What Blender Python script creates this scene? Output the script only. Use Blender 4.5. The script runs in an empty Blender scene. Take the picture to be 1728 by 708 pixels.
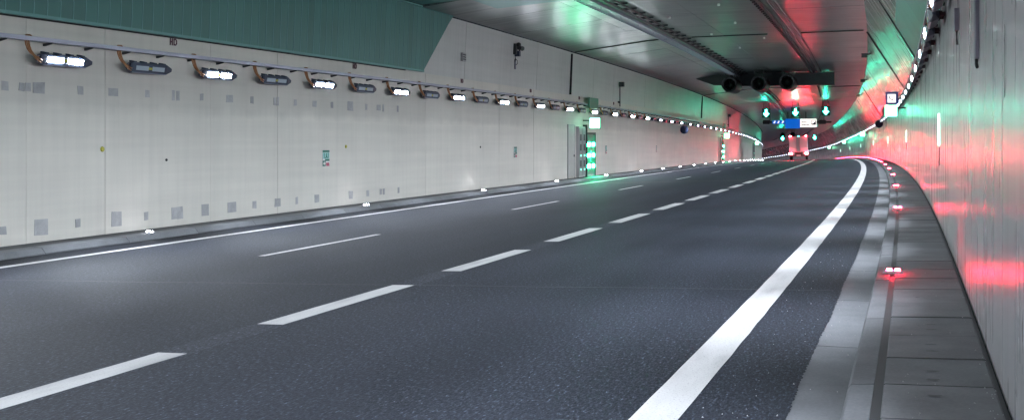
import bpy, math, random
from mathutils import Vector, Matrix
random.seed(7)
R = math.radians
scn = bpy.context.scene
col = scn.collection
PI = math.pi

# ---------------------------------------------------------------- camera, world, exposure
THETA = 0.33974
cam = bpy.data.cameras.new('camera')
cam_o = bpy.data.objects.new('camera', cam); col.objects.link(cam_o)
cam_o.location = (0, 0, 1.6)
cam_o.rotation_euler = (PI/2, 0, THETA)
cam.sensor_width = 36.0
cam.lens = 36.0*1901.77/1728.0
cam.shift_y = -(354.0-229.44)/1728.0
cam.clip_start = 0.05
cam.clip_end = 3000
scn.camera = cam_o
world = bpy.data.worlds.new('World'); scn.world = world; world.use_nodes = True
bg = world.node_tree.nodes['Background']
bg.inputs[0].default_value = (0.30, 0.36, 0.45, 1); bg.inputs[1].default_value = 0.05
scn.view_settings.view_transform = 'Standard'
scn.view_settings.look = 'None'
scn.view_settings.exposure = 0.62
scn.view_settings.gamma = 1.0
scn.cycles.use_denoising = True
scn.cycles.denoiser = 'OPENIMAGEDENOISE'
scn.cycles.use_light_tree = True
scn.cycles.max_bounces = 7
scn.cycles.diffuse_bounces = 5
scn.cycles.glossy_bounces = 4
scn.cycles.sample_clamp_indirect = 12.0
scn.cycles.caustics_reflective = False
scn.cycles.caustics_refractive = False

LAMP_P = 170.0      # watts of a lit luminaire
LAMP_SPREAD = 94.0
LENS_W = 300.0        # radiance of its window
RED_W = 440.0       # kerb marker lights
TAIL_W = 1700.0
SIG_W = 85.0

# ---------------------------------------------------------------- the road's alignment: left bend over a crest
S_MIN, S_MAX, DS = -30.0, 640.0, 0.5
BANK = 0.03286
_tab = []
def _build():
    x = y = 0.0; hd = 0.0
    s = 0.0
    fw = []
    while s <= S_MAX+DS:
        t = max(s-9.843, 0)
        k = 0.00071363-2.2892e-6*t if t > 0 else 0.0
        if s > 235: k = max(k, 0.0009)
        tv = max(s-9.3206, 0)
        z = -0.00013064*tv**2/2+1.3959e-7*tv**3/6
        fw.append((s, x, y, z, hd))
        x += math.sin(hd-k*DS/2)*DS; y += math.cos(hd-k*DS/2)*DS
        hd -= k*DS; s += DS
    return fw
_tab = _build()
def base(s):
    if s <= 0: return (0.0, s, 0.0, 0.0)
    i = min(int(s/DS), len(_tab)-2); f = s/DS-i
    a, b = _tab[i], _tab[i+1]
    return tuple(a[j]+(b[j]-a[j])*f for j in (1, 2, 3, 4))
def P(s, o, h):
    """road station s, offset o to the right of the camera's line, height h over the banked road"""
    x, y, z, hd = base(s)
    return (x+o*math.cos(hd), y-o*math.sin(hd), z+h+BANK*o)
def heading(s): return base(s)[3]

# profile
WL, WR = -15.03, 0.504
HW, HWR = 4.22, 3.65
CEIL = [(-14.86, 6.31), (-11.2, 6.66), (-9.8, 6.72), (-4.9, 6.62), (-1.2, 6.55)]
def hceil(o):
    for (a, b), (c, d) in zip(CEIL, CEIL[1:]):
        if a <= o <= c: return b+(d-b)*(o-a)/(c-a)
    return CEIL[0][1] if o < CEIL[0][0] else CEIL[-1][1]

# ---------------------------------------------------------------- mesh builder
class MB:
    def __init__(self): self.v = []; self.f = []; self.uv = []; self.m = []
    def quad(self, pts, uvs=None, mi=0):
        n = len(self.v); self.v += [tuple(p) for p in pts]
        self.f.append(tuple(range(n, n+len(pts))))
        self.uv.append(uvs or [(p[0], p[1]) for p in pts]); self.m.append(mi)
    def face(self, idx, uvs, mi=0):
        self.f.append(tuple(idx)); self.uv.append(uvs); self.m.append(mi)
    def sweep(self, poly, s0, s1, step=2.0, mi=0, caps=True, closed=True, jit=0.0):
        """closed section poly [(o,h)...] run along the road from s0 to s1"""
        n = max(1, int(math.ceil((s1-s0)/step))); k = len(poly); b = len(self.v)
        for i in range(n+1):
            s = s0+(s1-s0)*i/n
            for (o, h) in poly: self.v.append(P(s, o, h))
        m = k if closed else k-1
        for i in range(n):
            sa = s0+(s1-s0)*i/n; sb = s0+(s1-s0)*(i+1)/n
            for j in range(m):
                j2 = (j+1) % k
                o1, h1 = poly[j]; o2, h2 = poly[j2]
                if abs(o2-o1) > abs(h2-h1): va, vb = o1, o2
                else: va, vb = h1, h2
                self.face((b+i*k+j, b+(i+1)*k+j, b+(i+1)*k+j2, b+i*k+j2),
                          [(sa, va), (sb, va), (sb, vb), (sa, vb)], mi)
        if caps and closed:
            self.face(tuple(b+j for j in range(k)), [(poly[j][0], poly[j][1]) for j in range(k)], mi)
            self.face(tuple(b+n*k+j for j in reversed(range(k))), [(poly[j][0], poly[j][1]) for j in reversed(range(k))], mi)
        return self
    def box(self, x0, x1, y0, y1, z0, z1, mi=0, rot=None, org=(0, 0, 0), ch=0.0):
        c = [(x, y, z) for x in (x0, x1) for y in (y0, y1) for z in (z0, z1)]
        if rot is not None: c = [tuple(rot @ Vector(p)+Vector(org)) for p in c]
        elif org != (0, 0, 0): c = [(p[0]+org[0], p[1]+org[1], p[2]+org[2]) for p in c]
        b = len(self.v); self.v += c
        for q in ((0, 1, 3, 2), (4, 6, 7, 5), (0, 4, 5, 1), (2, 3, 7, 6), (0, 2, 6, 4), (1, 5, 7, 3)):
            self.face([b+i for i in q], [(0, 0), (1, 0), (1, 1), (0, 1)], mi)
        return self
    def prism(self, sect, y0, y1, mi=0, axis='y', scale1=1.0, c1=(0, 0)):
        """section [(a,b)] run along an axis; scale1/c1 taper the far end"""
        k = len(sect); b = len(self.v)
        for e, t in ((0, y0), (1, y1)):
            for (a, c) in sect:
                if e: a, c = c1[0]+(a-c1[0])*scale1, c1[1]+(c-c1[1])*scale1
                self.v.append({'y': (a, t, c), 'x': (t, a, c), 'z': (a, c, t)}[axis])
        for j in range(k):
            j2 = (j+1) % k
            self.face((b+j, b+k+j, b+k+j2, b+j2), [(0, 0), (1, 0), (1, 1), (0, 1)], mi)
        self.face(tuple(b+j for j in range(k)), [(0, 0)]*k, mi)
        self.face(tuple(b+k+j for j in reversed(range(k))), [(0, 0)]*k, mi)
        return self
    def tube(self, pts, r, n=7, mi=0, caps=True):
        pts = [Vector(p) for p in pts]; b = len(self.v)
        for i, p in enumerate(pts):
            d = (pts[min(i+1, len(pts)-1)]-pts[max(i-1, 0)]).normalized()
            up = Vector((0, 0, 1)) if abs(d.z) < .9 else Vector((1, 0, 0))
            a = d.cross(up).normalized(); c = a.cross(d)
            rr = r[i] if isinstance(r, (list, tuple)) else r
            for j in range(n):
                t = 2*PI*j/n; self.v.append(tuple(p+a*math.cos(t)*rr+c*math.sin(t)*rr))
        for i in range(len(pts)-1):
            for j in range(n):
                j2 = (j+1) % n
                self.face((b+i*n+j, b+i*n+j2, b+(i+1)*n+j2, b+(i+1)*n+j), [(0, 0), (1, 0), (1, 1), (0, 1)], mi)
        if caps:
            self.face(tuple(b+j for j in reversed(range(n))), [(0, 0)]*n, mi)
            e = b+(len(pts)-1)*n; self.face(tuple(e+j for j in range(n)), [(0, 0)]*n, mi)
        return self
    def ring(self, prof, n=24, mi=0, axis='y', c=(0, 0, 0)):
        """lathe: prof [(r, t)] about an axis through c"""
        b = len(self.v); k = len(prof)
        for j in range(n):
            a = 2*PI*j/n
            for (r, t) in prof:
                p = (r*math.cos(a), t, r*math.sin(a)) if axis == 'y' else ((t, r*math.cos(a), r*math.sin(a)) if axis == 'x' else (r*math.cos(a), r*math.sin(a), t))
                self.v.append((p[0]+c[0], p[1]+c[1], p[2]+c[2]))
        for j in range(n):
            j2 = (j+1) % n
            for i in range(k-1):
                self.face((b+j*k+i, b+j*k+i+1, b+j2*k+i+1, b+j2*k+i), [(0, 0), (1, 0), (1, 1), (0, 1)], mi)
        return self
    def build(self, name, mats, parent=None, smooth=False):
        me = bpy.data.meshes.new(name)
        me.from_pydata(self.v, [], self.f)
        ul = me.uv_layers.new(name='UVMap')
        flat = []
        for u in self.uv:
            for a in u: flat += [a[0], a[1]]
        ul.data.foreach_set('uv', flat)
        if not isinstance(mats, (list, tuple)): mats = [mats]
        for m in mats: me.materials.append(m)
        me.polygons.foreach_set('material_index', self.m)
        if smooth: me.polygons.foreach_set('use_smooth', [True]*len(self.f))
        me.update()
        o = bpy.data.objects.new(name, me); col.objects.link(o)
        if parent is not None: o.parent = parent
        return o

def tag(o, label=None, cat=None, group=None, kind=None):
    if label: o['label'] = label
    if cat: o['category'] = cat
    if group: o['group'] = group
    if kind: o['kind'] = kind
    return o
def thing(name, loc=(0, 0, 0), rz=0.0, label=None, cat=None, group=None, kind=None):
    o = bpy.data.objects.new(name, None); col.objects.link(o)
    o.location = loc; o.rotation_euler = (0, 0, rz); o.empty_display_size = .2
    return tag(o, label, cat, group, kind)
def place(o, s, off, h, turn=0.0):
    o.location = P(s, off, h); o.rotation_euler = (0, 0, -heading(s)+turn); return o
def copy_tree(o, parent=None):
    c = o.copy(); col.objects.link(c); c.parent = parent
    for ch in list(o.children): copy_tree(ch, c)
    return c

# ---------------------------------------------------------------- materials
def new_mat(name):
    m = bpy.data.materials.new(name); m.use_nodes = True
    nt = m.node_tree; b = nt.nodes['Principled BSDF']
    return m, nt, b
def N(nt, t, **kw):
    n = nt.nodes.new(t)
    for k, v in kw.items(): setattr(n, k, v)
    return n
def plain(name, c, rough=.5, metal=0.0, spec=.5, noise=0.12, scale=6.0):
    m, nt, b = new_mat(name)
    tc = N(nt, 'ShaderNodeTexCoord'); no = N(nt, 'ShaderNodeTexNoise'); no.inputs['Scale'].default_value = scale
    no.inputs['Detail'].default_value = 4
    nt.links.new(tc.outputs['Object'], no.inputs['Vector'])
    mx = N(nt, 'ShaderNodeMixRGB'); mx.inputs[1].default_value = tuple(x*(1-noise) for x in c)+(1,)
    mx.inputs[2].default_value = tuple(min(1, x*(1+noise)) for x in c)+(1,)
    nt.links.new(no.outputs['Fac'], mx.inputs[0]); nt.links.new(mx.outputs[0], b.inputs['Base Color'])
    b.inputs['Roughness'].default_value = rough; b.inputs['Metallic'].default_value = metal
    b.inputs['Specular IOR Level'].default_value = spec
    return m
def emit(name, c, strength, base=(.8, .8, .8)):
    m, nt, b = new_mat(name)
    b.inputs['Base Color'].default_value = tuple(base)+(1,)
    b.inputs['Emission Color'].default_value = tuple(c)+(1,)
    b.inputs['Emission Strength'].default_value = strength
    b.inputs['Roughness'].default_value = .3
    return m
def uvmap(nt, sx=1.0, sy=1.0, off=(0, 0)):
    u = N(nt, 'ShaderNodeUVMap'); u.uv_map = 'UVMap'
    mp = N(nt, 'ShaderNodeMapping'); mp.inputs['Scale'].default_value = (sx, sy, 1); mp.inputs['Location'].default_value = (off[0], off[1], 0)
    nt.links.new(u.outputs[0], mp.inputs[0]); return mp.outputs[0]
def noise(nt, vec, scale, detail=4, rough=.55):
    n = N(nt, 'ShaderNodeTexNoise'); n.inputs['Scale'].default_value = scale
    n.inputs['Detail'].default_value = detail; n.inputs['Roughness'].default_value = rough
    nt.links.new(vec, n.inputs['Vector']); return n.outputs['Fac']
def ramp(nt, fac, stops):
    r = N(nt, 'ShaderNodeValToRGB')
    while len(r.color_ramp.elements) < len(stops): r.color_ramp.elements.new(.5)
    for e, (p, c) in zip(r.color_ramp.elements, stops):
        e.position = p; e.color = (c, c, c, 1) if not isinstance(c, tuple) else tuple(c)+(1,)
    nt.links.new(fac, r.inputs[0]); return r.outputs[0]
def mul(nt, a, b, fac=1.0):
    m = N(nt, 'ShaderNodeMixRGB'); m.blend_type = 'MULTIPLY'; m.inputs[0].default_value = fac
    for i, x in ((1, a), (2, b)):
        if isinstance(x, tuple): m.inputs[i].default_value = x+(1,)
        else: nt.links.new(x, m.inputs[i])
    return m.outputs[0]
def bump(nt, b, height, dist=.01, strength=.5):
    n = N(nt, 'ShaderNodeBump'); n.inputs['Distance'].default_value = dist; n.inputs['Strength'].default_value = strength
    nt.links.new(height, n.inputs['Height']); nt.links.new(n.outputs[0], b.inputs['Normal'])

def mat_wall(name, c, rough, grime=True, streak=.14, spec=.5):
    """painted tunnel concrete: faint form bands, vertical drips, a washed lower zone"""
    m, nt, b = new_mat(name)
    drip = ramp(nt, noise(nt, uvmap(nt, 5.0, .16), 1.0, 6, .62), [(.3, 1-streak*1.7), (.55, 1.0), (.8, 1+streak*.25)])
    band = ramp(nt, noise(nt, uvmap(nt, .12, 5.0), 1.0, 3), [(.3, .95), (.7, 1.03)])
    big = ramp(nt, noise(nt, uvmap(nt, .35, .5), 1.0, 3), [(.3, .93), (.7, 1.05)])
    cc = mul(nt, tuple(c), drip); cc = mul(nt, cc, band); cc = mul(nt, cc, big)
    if grime:
        u = N(nt, 'ShaderNodeUVMap'); u.uv_map = 'UVMap'; sp = N(nt, 'ShaderNodeSeparateXYZ'); nt.links.new(u.outputs[0], sp.inputs[0])
        a = N(nt, 'ShaderNodeMath', operation='MULTIPLY_ADD'); a.inputs[1].default_value = .5
        nt.links.new(noise(nt, uvmap(nt, 1.6, .5), 1.0, 5), a.inputs[0]); nt.links.new(sp.outputs[1], a.inputs[2])
        d = N(nt, 'ShaderNodeMath', operation='DIVIDE'); nt.links.new(a.outputs[0], d.inputs[0]); d.inputs[1].default_value = 5.0
        g = ramp(nt, d.outputs[0], [(0.0, .80), (.10, 1.0), (.56, 1.0), (.60, .86), (.74, .80), (.80, .92)])
        cc = mul(nt, cc, g)
    nt.links.new(cc, b.inputs['Base Color'])
    rr = N(nt, 'ShaderNodeMapRange'); rr.inputs[3].default_value = rough-.08; rr.inputs[4].default_value = rough+.12
    nt.links.new(noise(nt, uvmap(nt, 2.5, .5), 1.0, 4), rr.inputs[0]); nt.links.new(rr.outputs[0], b.inputs['Roughness'])
    b.inputs['Specular IOR Level'].default_value = spec
    hmix = N(nt, 'ShaderNodeMath', operation='ADD')
    nt.links.new(noise(nt, uvmap(nt, 3.0, .6), 1.0, 3), hmix.inputs[0]); nt.links.new(noise(nt, uvmap(nt, .3, 9.0), 1.0, 3), hmix.inputs[1])
    bump(nt, b, hmix.outputs[0], .006, .15)
    return m
def mat_ceiling(name, c, rough):
    """board-marked soffit: boards run across the road"""
    m, nt, b = new_mat(name)
    board = noise(nt, uvmap(nt, 7.0, .10), 1.0, 3)
    big = ramp(nt, noise(nt, uvmap(nt, .3, .4), 1.0, 5), [(.25, .55), (.5, .95), (.75, 1.35)])
    bb = ramp(nt, board, [(.3, .45), (.45, .95), (.60, 1.05), (.75, 1.45)])
    nt.links.new(mul(nt, mul(nt, tuple(c), big), bb), b.inputs['Base Color'])
    rr = N(nt, 'ShaderNodeMapRange'); rr.inputs[3].default_value = rough-.06; rr.inputs[4].default_value = rough+.10
    nt.links.new(noise(nt, uvmap(nt, 3, .4), 1.0, 4), rr.inputs[0]); nt.links.new(rr.outputs[0], b.inputs['Roughness'])
    b.inputs['Specular IOR Level'].default_value = .42
    bump(nt, b, board, .008, .16)
    return m
def mat_asphalt(name='asphalt', c=(.0170, .0190, .0255)):
    m, nt, b = new_mat(name)
    fine = noise(nt, uvmap(nt, 22, 60), 1.0, 2, .8)
    mid = noise(nt, uvmap(nt), 28, 4, .7)
    lane = ramp(nt, noise(nt, uvmap(nt, .02, .8), 1.0, 3), [(.3, .82), (.7, 1.15)])
    big = ramp(nt, noise(nt, uvmap(nt, .15, .5), 1.0, 4), [(.3, .85), (.7, 1.12)])
    sp = ramp(nt, fine, [(.34, .38), (.5, .92), (.60, 1.5), (.70, 3.2)])
    md = ramp(nt, mid, [(.3, .75), (.7, 1.2)])
    gr = ramp(nt, noise(nt, uvmap(nt, 13, 34, (3.3, 7.7)), 1.0, 2, .7), [(.3, .66), (.52, 1.0), (.62, 1.4), (.70, 3.2)])
    cc = mul(nt, mul(nt, mul(nt, mul(nt, mul(nt, tuple(c), sp), gr), md), lane), big)
    nt.links.new(cc, b.inputs['Base Color'])
    rr = N(nt, 'ShaderNodeMapRange'); rr.inputs[3].default_value = .50; rr.inputs[4].default_value = .75
    nt.links.new(mid, rr.inputs[0]); nt.links.new(rr.outputs[0], b.inputs['Roughness'])
    b.inputs['Specular IOR Level'].default_value = .07
    bump(nt, b, fine, .006, .6)
    return m
def mat_concrete(name, c, rough=.75, sc=1.0, var=.25, spec=.4):
    m, nt, b = new_mat(name)
    a = ramp(nt, noise(nt, uvmap(nt, sc, sc), 1.6, 6, .6), [(.25, 1-var), (.75, 1+var*.6)])
    f = ramp(nt, noise(nt, uvmap(nt, sc, sc), 40, 3, .7), [(.3, .85), (.7, 1.1)])
    oi = N(nt, 'ShaderNodeObjectInfo'); rnd = ramp(nt, oi.outputs['Random'], [(0, .82), (1, 1.12)])
    nt.links.new(mul(nt, mul(nt, mul(nt, tuple(c), a), f), rnd), b.inputs['Base Color'])
    b.inputs['Roughness'].default_value = rough; b.inputs['Specular IOR Level'].default_value = spec
    bump(nt, b, noise(nt, uvmap(nt, sc, sc), 45, 4, .7), .004, .5)
    return m
def mat_paint():
    m, nt, b = new_mat('road_paint')
    w = noise(nt, uvmap(nt), 60, 3, .7)
    a = ramp(nt, w, [(.30, .30), (.41, .95), (.8, 1.05)])
    g = ramp(nt, noise(nt, uvmap(nt, .5, 2), 1.5, 5), [(.25, .62), (.5, .95), (.7, 1.05)])
    nt.links.new(mul(nt, mul(nt, (.39, .375, .372), a), g), b.inputs['Base Color'])
    b.inputs['Roughness'].default_value = .55
    bump(nt, b, w, .004, .4)
    return m

M = {}
M['wall_l'] = mat_wall('wall_paint', (.74, .705, .635), .52, streak=.035)
M['wall_r'] = mat_wall('wall_paint_satin', (.37, .36, .365), .27, streak=.17, spec=.5)
M['wall_u'] = mat_wall('upper_concrete', (.60, .60, .575), .40, grime=False, streak=.05)
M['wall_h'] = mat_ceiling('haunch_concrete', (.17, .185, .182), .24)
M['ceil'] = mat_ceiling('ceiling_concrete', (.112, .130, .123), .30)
M['asphalt'] = mat_asphalt()
M['asphalt_seam'] = mat_asphalt('asphalt_seam', (.0255, .028, .036))
M['brown_line'] = plain('brown_road_line', (.16, .10, .07), .7)  # orange-brown, for one thin strip across the road
M['paint'] = mat_paint()
M['gutter'] = mat_concrete('gutter_concrete', (.130, .132, .142), .78, var=.35)
M['kerb'] = mat_concrete('kerb_concrete', (.20, .205, .22), .75)
M['slab'] = mat_concrete('slab_concrete', (.130, .130, .138), .75, var=.45)
M['seal'] = plain('joint_seal', (.025, .025, .028), .7)
M['dark'] = plain('dark_joint', (.03, .03, .032), .8)
M['ledge'] = mat_concrete('ledge_concrete', (.09, .09, .095), .8)
M['green'] = plain('green_cladding', (.042, .178, .160), .45, noise=.14, scale=.9)
_nt = M['green'].node_tree; _b = _nt.nodes['Principled BSDF']
_src = _b.inputs['Base Color'].links[0].from_socket
_oi = _nt.nodes.new('ShaderNodeObjectInfo')
_nt.links.new(mul(_nt, _src, ramp(_nt, _oi.outputs['Random'], [(0, .88), (1, 1.10)])), _b.inputs['Base Color'])
M['green_trim'] = plain('green_trim', (.10, .29, .27), .45)
M['patch'] = mat_concrete('patch_grey', (.46, .455, .46), .6, 3.0, .25)
M['galv'] = plain('galvanised_steel', (.32, .33, .40), .38, .6)
M['steel_dark'] = plain('dark_steel', (.05, .055, .06), .5, .3)
M['housing'] = plain('lamp_housing', (.035, .05, .085), .45, .2)
M['glass_off'] = plain('lamp_window_dark', (.45, .52, .58), .15)
M['cable'] = plain('orange_cable', (.42, .19, .08), .5)
M['cable_b'] = plain('black_cable', (.015, .015, .017), .5)
M['yellow'] = plain('yellow_sticker', (.45, .42, .05), .5)
M['lamp_on'] = emit('lamp_window_lit', (.86, .92, 1.0), LENS_W)
M['lamp_far'] = emit('lamp_window_lit_far', (.70, .76, 1.0), 16)
M['led_white'] = emit('led_white', (.90, .90, 1.0), 60)
M['led_red'] = emit('led_red', (1.0, .012, .045), RED_W)
M['led_green'] = emit('led_green', (.04, 1.0, .42), 130)
M['led_dim'] = emit('led_green_dim', (.10, 1.0, .55), 4)
M['box_green'] = emit('lightbox_green', (.24, 1.0, .56), 6)
M['strip_green'] = emit('strip_green', (.55, 1.0, .80), 3)
M['arrow'] = emit('signal_arrow', (.03, 1.0, .62), SIG_W)
M['tail'] = emit('tail_lamp', (1.0, .03, .05), TAIL_W)
M['sign_green'] = plain('sign_green', (.01, .16, .11), .4)
M['sign_teal'] = plain('sign_teal', (.33, .62, .60), .4)
M['sign_white'] = plain('sign_white', (.75, .75, .74), .4)
M['sign_red'] = plain('sign_red', (.50, .10, .16), .4)
M['sign_blue'] = emit('sign_blue', (.0, .12, .62), .55, (.0, .10, .5))
M['phone_blue'] = plain('phone_blue', (.015, .06, .36), .35)
M['sign_lit'] = emit('sign_white_lit', (1, .93, .90), .75)
M['sign_ink'] = plain('sign_ink', (.10, .10, .12), .5)
M['sign_navy'] = plain('sign_navy', (.008, .014, .05), .6)
M['maroon'] = plain('stencil_maroon', (.08, .015, .035), .6)
M['door'] = plain('door_paint', (.30, .31, .32), .45)
M['hatch'] = plain('hatch_paint', (.50, .49, .46), .5)
M['board'] = plain('board_teal', (.02, .20, .15), .35)
M['truck'] = plain('truck_white', (.62, .64, .66), .4)
M['rubber'] = plain('tyre_rubber', (.02, .02, .02), .8)
M['beam'] = plain('beam_steel', (.045, .06, .065), .5, .2)
M['fan'] = plain('fan_steel', (.035, .04, .042), .5, .4)
M['black'] = plain('black_void', (.004, .004, .004), .9)

# ================================================================ ROAD
road = thing('road', kind='structure')
mb = MB()
S = [S_MIN]
while S[-1] < S_MAX: S.append(min(S[-1]+(1.0 if S[-1] < 120 else 3.0), S_MAX))
OS = [-14.30, -12, -9.8, -7.5, -5.7, -3.5, -1.4, -.80]
b0 = 0
for s in S:
    for o in OS: mb.v.append(P(s, o, 0))
k = len(OS)
for i in range(len(S)-1):
    for j in range(k-1):
        mb.face((i*k+j, i*k+j+1, (i+1)*k+j+1, (i+1)*k+j), [(S[i], OS[j]), (S[i], OS[j+1]), (S[i+1], OS[j+1]), (S[i+1], OS[j])])
# ragged asphalt edge over the gutter
s = S_MIN; prev = None
while s < S_MAX:
    st = .022 if 3 < s < 30 else (.3 if s < 90 else 3.0)
    e = -.68+random.uniform(-.007, .007)*(1 if s < 30 else .4)+.005*math.sin(s*1.3)+.003*math.sin(s*3.7+1)
    a = len(mb.v); mb.v += [P(s, -.80, 0), P(s, e, 0)]
    if prev is not None:
        mb.face((prev[0], prev[0]+1, a+1, a), [(prev[1], -.8), (prev[1], prev[2]), (s, e), (s, -.8)])
    prev = (a, s, e); s += st
mb.build('asphalt', M['asphalt'], road)

def marking(name, o0, o1, s0, s1, step=2.0, z=.004, rough=True):
    mb = MB(); n = max(1, int(math.ceil((s1-s0)/step))); pv = None
    for i in range(n+1):
        s = s0+(s1-s0)*i/n
        j0 = random.uniform(-.004, .004); j1 = random.uniform(-.004, .004)
        a = len(mb.v); mb.v += [P(s, o0+j0, z), P(s, o1+j1, z)]
        if pv is not None: mb.face((pv[0], pv[0]+1, a+1, a), [(pv[1], o0), (pv[1], o1), (s, o1), (s, o0)])
        pv = (a, s)
    return mb.build(name, M['paint'], road)
marking('edge_line', -13.40, -13.19, S_MIN, S_MAX, 1.5)
marking('edge_line', -1.545, -1.265, S_MIN, S_MAX, .5)
s = 9.3277-4.5*8
while s < 420:
    if s+3 > S_MIN: marking('lane_dash', -5.875, -5.595, max(s, S_MIN), s+3, .5)
    s += 4.5
s = 15.75-12.5*3
while s < 420:
    if s+4.3 > S_MIN: marking('lane_dash', -9.87, -9.74, max(s, S_MIN), s+4.3, 1.0)
    s += 12.5
sm = MB()
for i_ in range(220):
    a_ = S_MIN+i_*1.0
    sm.quad([P(a_, -5.91, .002), P(a_, -5.56, .002), P(a_+1, -5.56, .002), P(a_+1, -5.91, .002)], [(a_, -5.91), (a_, -5.56), (a_+1, -5.56), (a_+1, -5.91)])
sm.build('asphalt_seam', M['asphalt_seam'], road)
for s_, w_, m_ in ((12.35, .012, 'seal'), (49.3, .05, 'brown_line'), (28.6, .012, 'seal')):
    jn = MB()
    for i_ in range(24):
        o0_, o1_ = -14.2+i_*.56, -14.2+(i_+1)*.56
        jn.quad([P(s_-w_+.02*math.sin(i_*1.3), o0_, .0025), P(s_+w_+.02*math.sin(i_*1.3), o0_, .0025), P(s_+w_+.02*math.sin(i_*1.3+1.3), o1_, .0025), P(s_-w_+.02*math.sin(i_*1.3+1.3), o1_, .0025)])
    jn.build('transverse_joint', M[m_], road)

# ---------------------------------------------------------------- right gutter, kerb, walkway
gut = thing('gutter', kind='structure')
s = 9.06-2.6*15; e_far = 70
while s < e_far:
    MB().sweep([(-.735, -.004), (-.372, -.014), (-.372, -.15), (-.735, -.15)], s+.006, s+2.594, .65).build('gutter_stone', M['gutter'], gut)
    s += 2.6
tag(MB().sweep([(-.735, -.004), (-.372, -.014), (-.372, -.15), (-.735, -.15)], s, S_MAX, 3).build('gutter_run', M['gutter'], gut), kind='stuff')
kerb = thing('kerb', kind='structure')
s = 9.7-1.3*30
KP = [(-.366, -.15), (-.358, .085), (-.338, .115), (-.205, .122), (-.205, -.15)]
while s < 60:
    dz = random.uniform(-.002, .002); KPj = [(o, h+(dz if h > 0 else 0)) for o, h in KP]
    MB().sweep(KPj, s+.004, s+1.296, .65).build('kerb_stone', M['gutter'], kerb)
    s += 1.3
tag(MB().sweep(KP, s, S_MAX, 3).build('kerb_run', M['gutter'], kerb), kind='stuff')
walk = thing('walkway', kind='structure')
MB().sweep([(-.205, -.1), (-.205, .102), (-.155, .102), (.52, .085), (.52, -.1)], S_MIN, S_MAX, 2).build('walkway_bed', M['seal'], walk)
edges = [7.1-.87*i for i in range(42, 0, -1)]+[7.1, 7.95, 8.85, 9.74, 10.6, 11.53, 12.4, 13.23]
while edges[-1] < 48: edges.append(edges[-1]+.87)
for a, b in zip(edges, edges[1:]):
    dz = random.uniform(-.003, .003); t = random.uniform(-.003, .003)
    MB().sweep([(-.150+random.uniform(-.004, .004), .09), (-.150, .121+dz), (-.142, .126+dz), (.455, .128+dz+t), (.465, .122+dz+t), (.465, .09)], a+.012, b-.012, .5).build('paving_slab', M['slab'], walk)
tag(MB().sweep([(-.150, .09), (-.150, .126), (.465, .128), (.465, .09)], edges[-1], S_MAX, 3).build('paving_run', M['slab'], walk), kind='stuff')
# cast dimples in a few near slabs
for s_, o_ in ((7.5, .13), (7.25, .13), (8.2, .14), (8.45, .135), (9.1, .15), (9.35, .15), (6.8, .13), (12.1, .31), (10.9, .06)):
    big_ = .042 if s_ < 9.5 else .02
    mb = MB(); c = [P(s_+.018*math.sin(t)*random.uniform(.8, 1.2), o_+big_*math.cos(t)*random.uniform(.85, 1.15), .1335) for t in [2*PI*i/14 for i in range(14)]]
    mb.quad(c); mb.build('lifting_socket', M['seal'], walk)

# ---------------------------------------------------------------- left kerb and ledge
lk = thing('kerb', kind='structure')
LK = [(-14.29, -.15), (-14.315, .02), (-14.40, .11), (-14.62, .135), (-14.62, -.15)]
s = 16.0-2.3*19
while s < 90:
    MB().sweep(LK, s+.008, s+2.292, 1.2).build('kerb_stone', M['kerb'], lk); s += 2.3
tag(MB().sweep(LK, s, S_MAX, 3).build('kerb_run', M['kerb'], lk), kind='stuff')
vg = MB().sweep([(-14.62, .125), (-15.10, .16), (-15.10, -.15), (-14.62, -.15)], S_MIN, S_MAX, 2).build('verge', M['ledge']); tag(vg, kind='structure')

# ================================================================ LEFT WALL
wl = thing('tunnel_wall', P(16, WL, 0), 0, 'pale painted concrete tunnel wall beyond the far lanes, on the left', 'wall')
WLinv = Vector(wl.location)
def pw(o, parent):          # parent that keeps world coordinates of road-built meshes
    o.parent = parent; o.matrix_parent_inverse = Matrix.Translation(-Vector(parent.location)); return o
MB().sweep([(WL-.03, -.1), (WL-.03, HW+.02), (WL-.5, HW+.02), (WL-.5, -.1)], S_MIN, S_MAX, 2)
core = MB().sweep([(WL-.035, -.1), (WL-.035, HW), (WL-.5, HW), (WL-.5, -.1)], S_MIN, S_MAX, 2).build('wall_core', M['kerb']); pw(core, wl)
seams = [-30, -25.5, -21, -16.5, -12, -7.5, -3, 1.5, 6, 11.5, 13.9, 16.32, 18.47, 22.12, 25.08, 29.12, 34.73, 39.89, 42.33, 47.03, 52.15]
while seams[-1] < 150: seams.append(seams[-1]+4.55)
for a, b in zip(seams, seams[1:]):
    g = random.choice((.002, .003, .005)); d = random.uniform(-.003, .003)
    pw(MB().sweep([(WL+d, .14), (WL+d, HW-.006), (WL-.045, HW-.006), (WL-.045, .14)], a+g, b-g, 1.0).build('wall_panel', M['wall_l']), wl)
far = MB().sweep([(WL, .14), (WL, HW-.006), (WL-.045, HW-.006), (WL-.045, .14)], seams[-1], S_MAX, 3).build('wall_run', M['wall_l']); pw(far, wl); far['kind'] = 'stuff'
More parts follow.
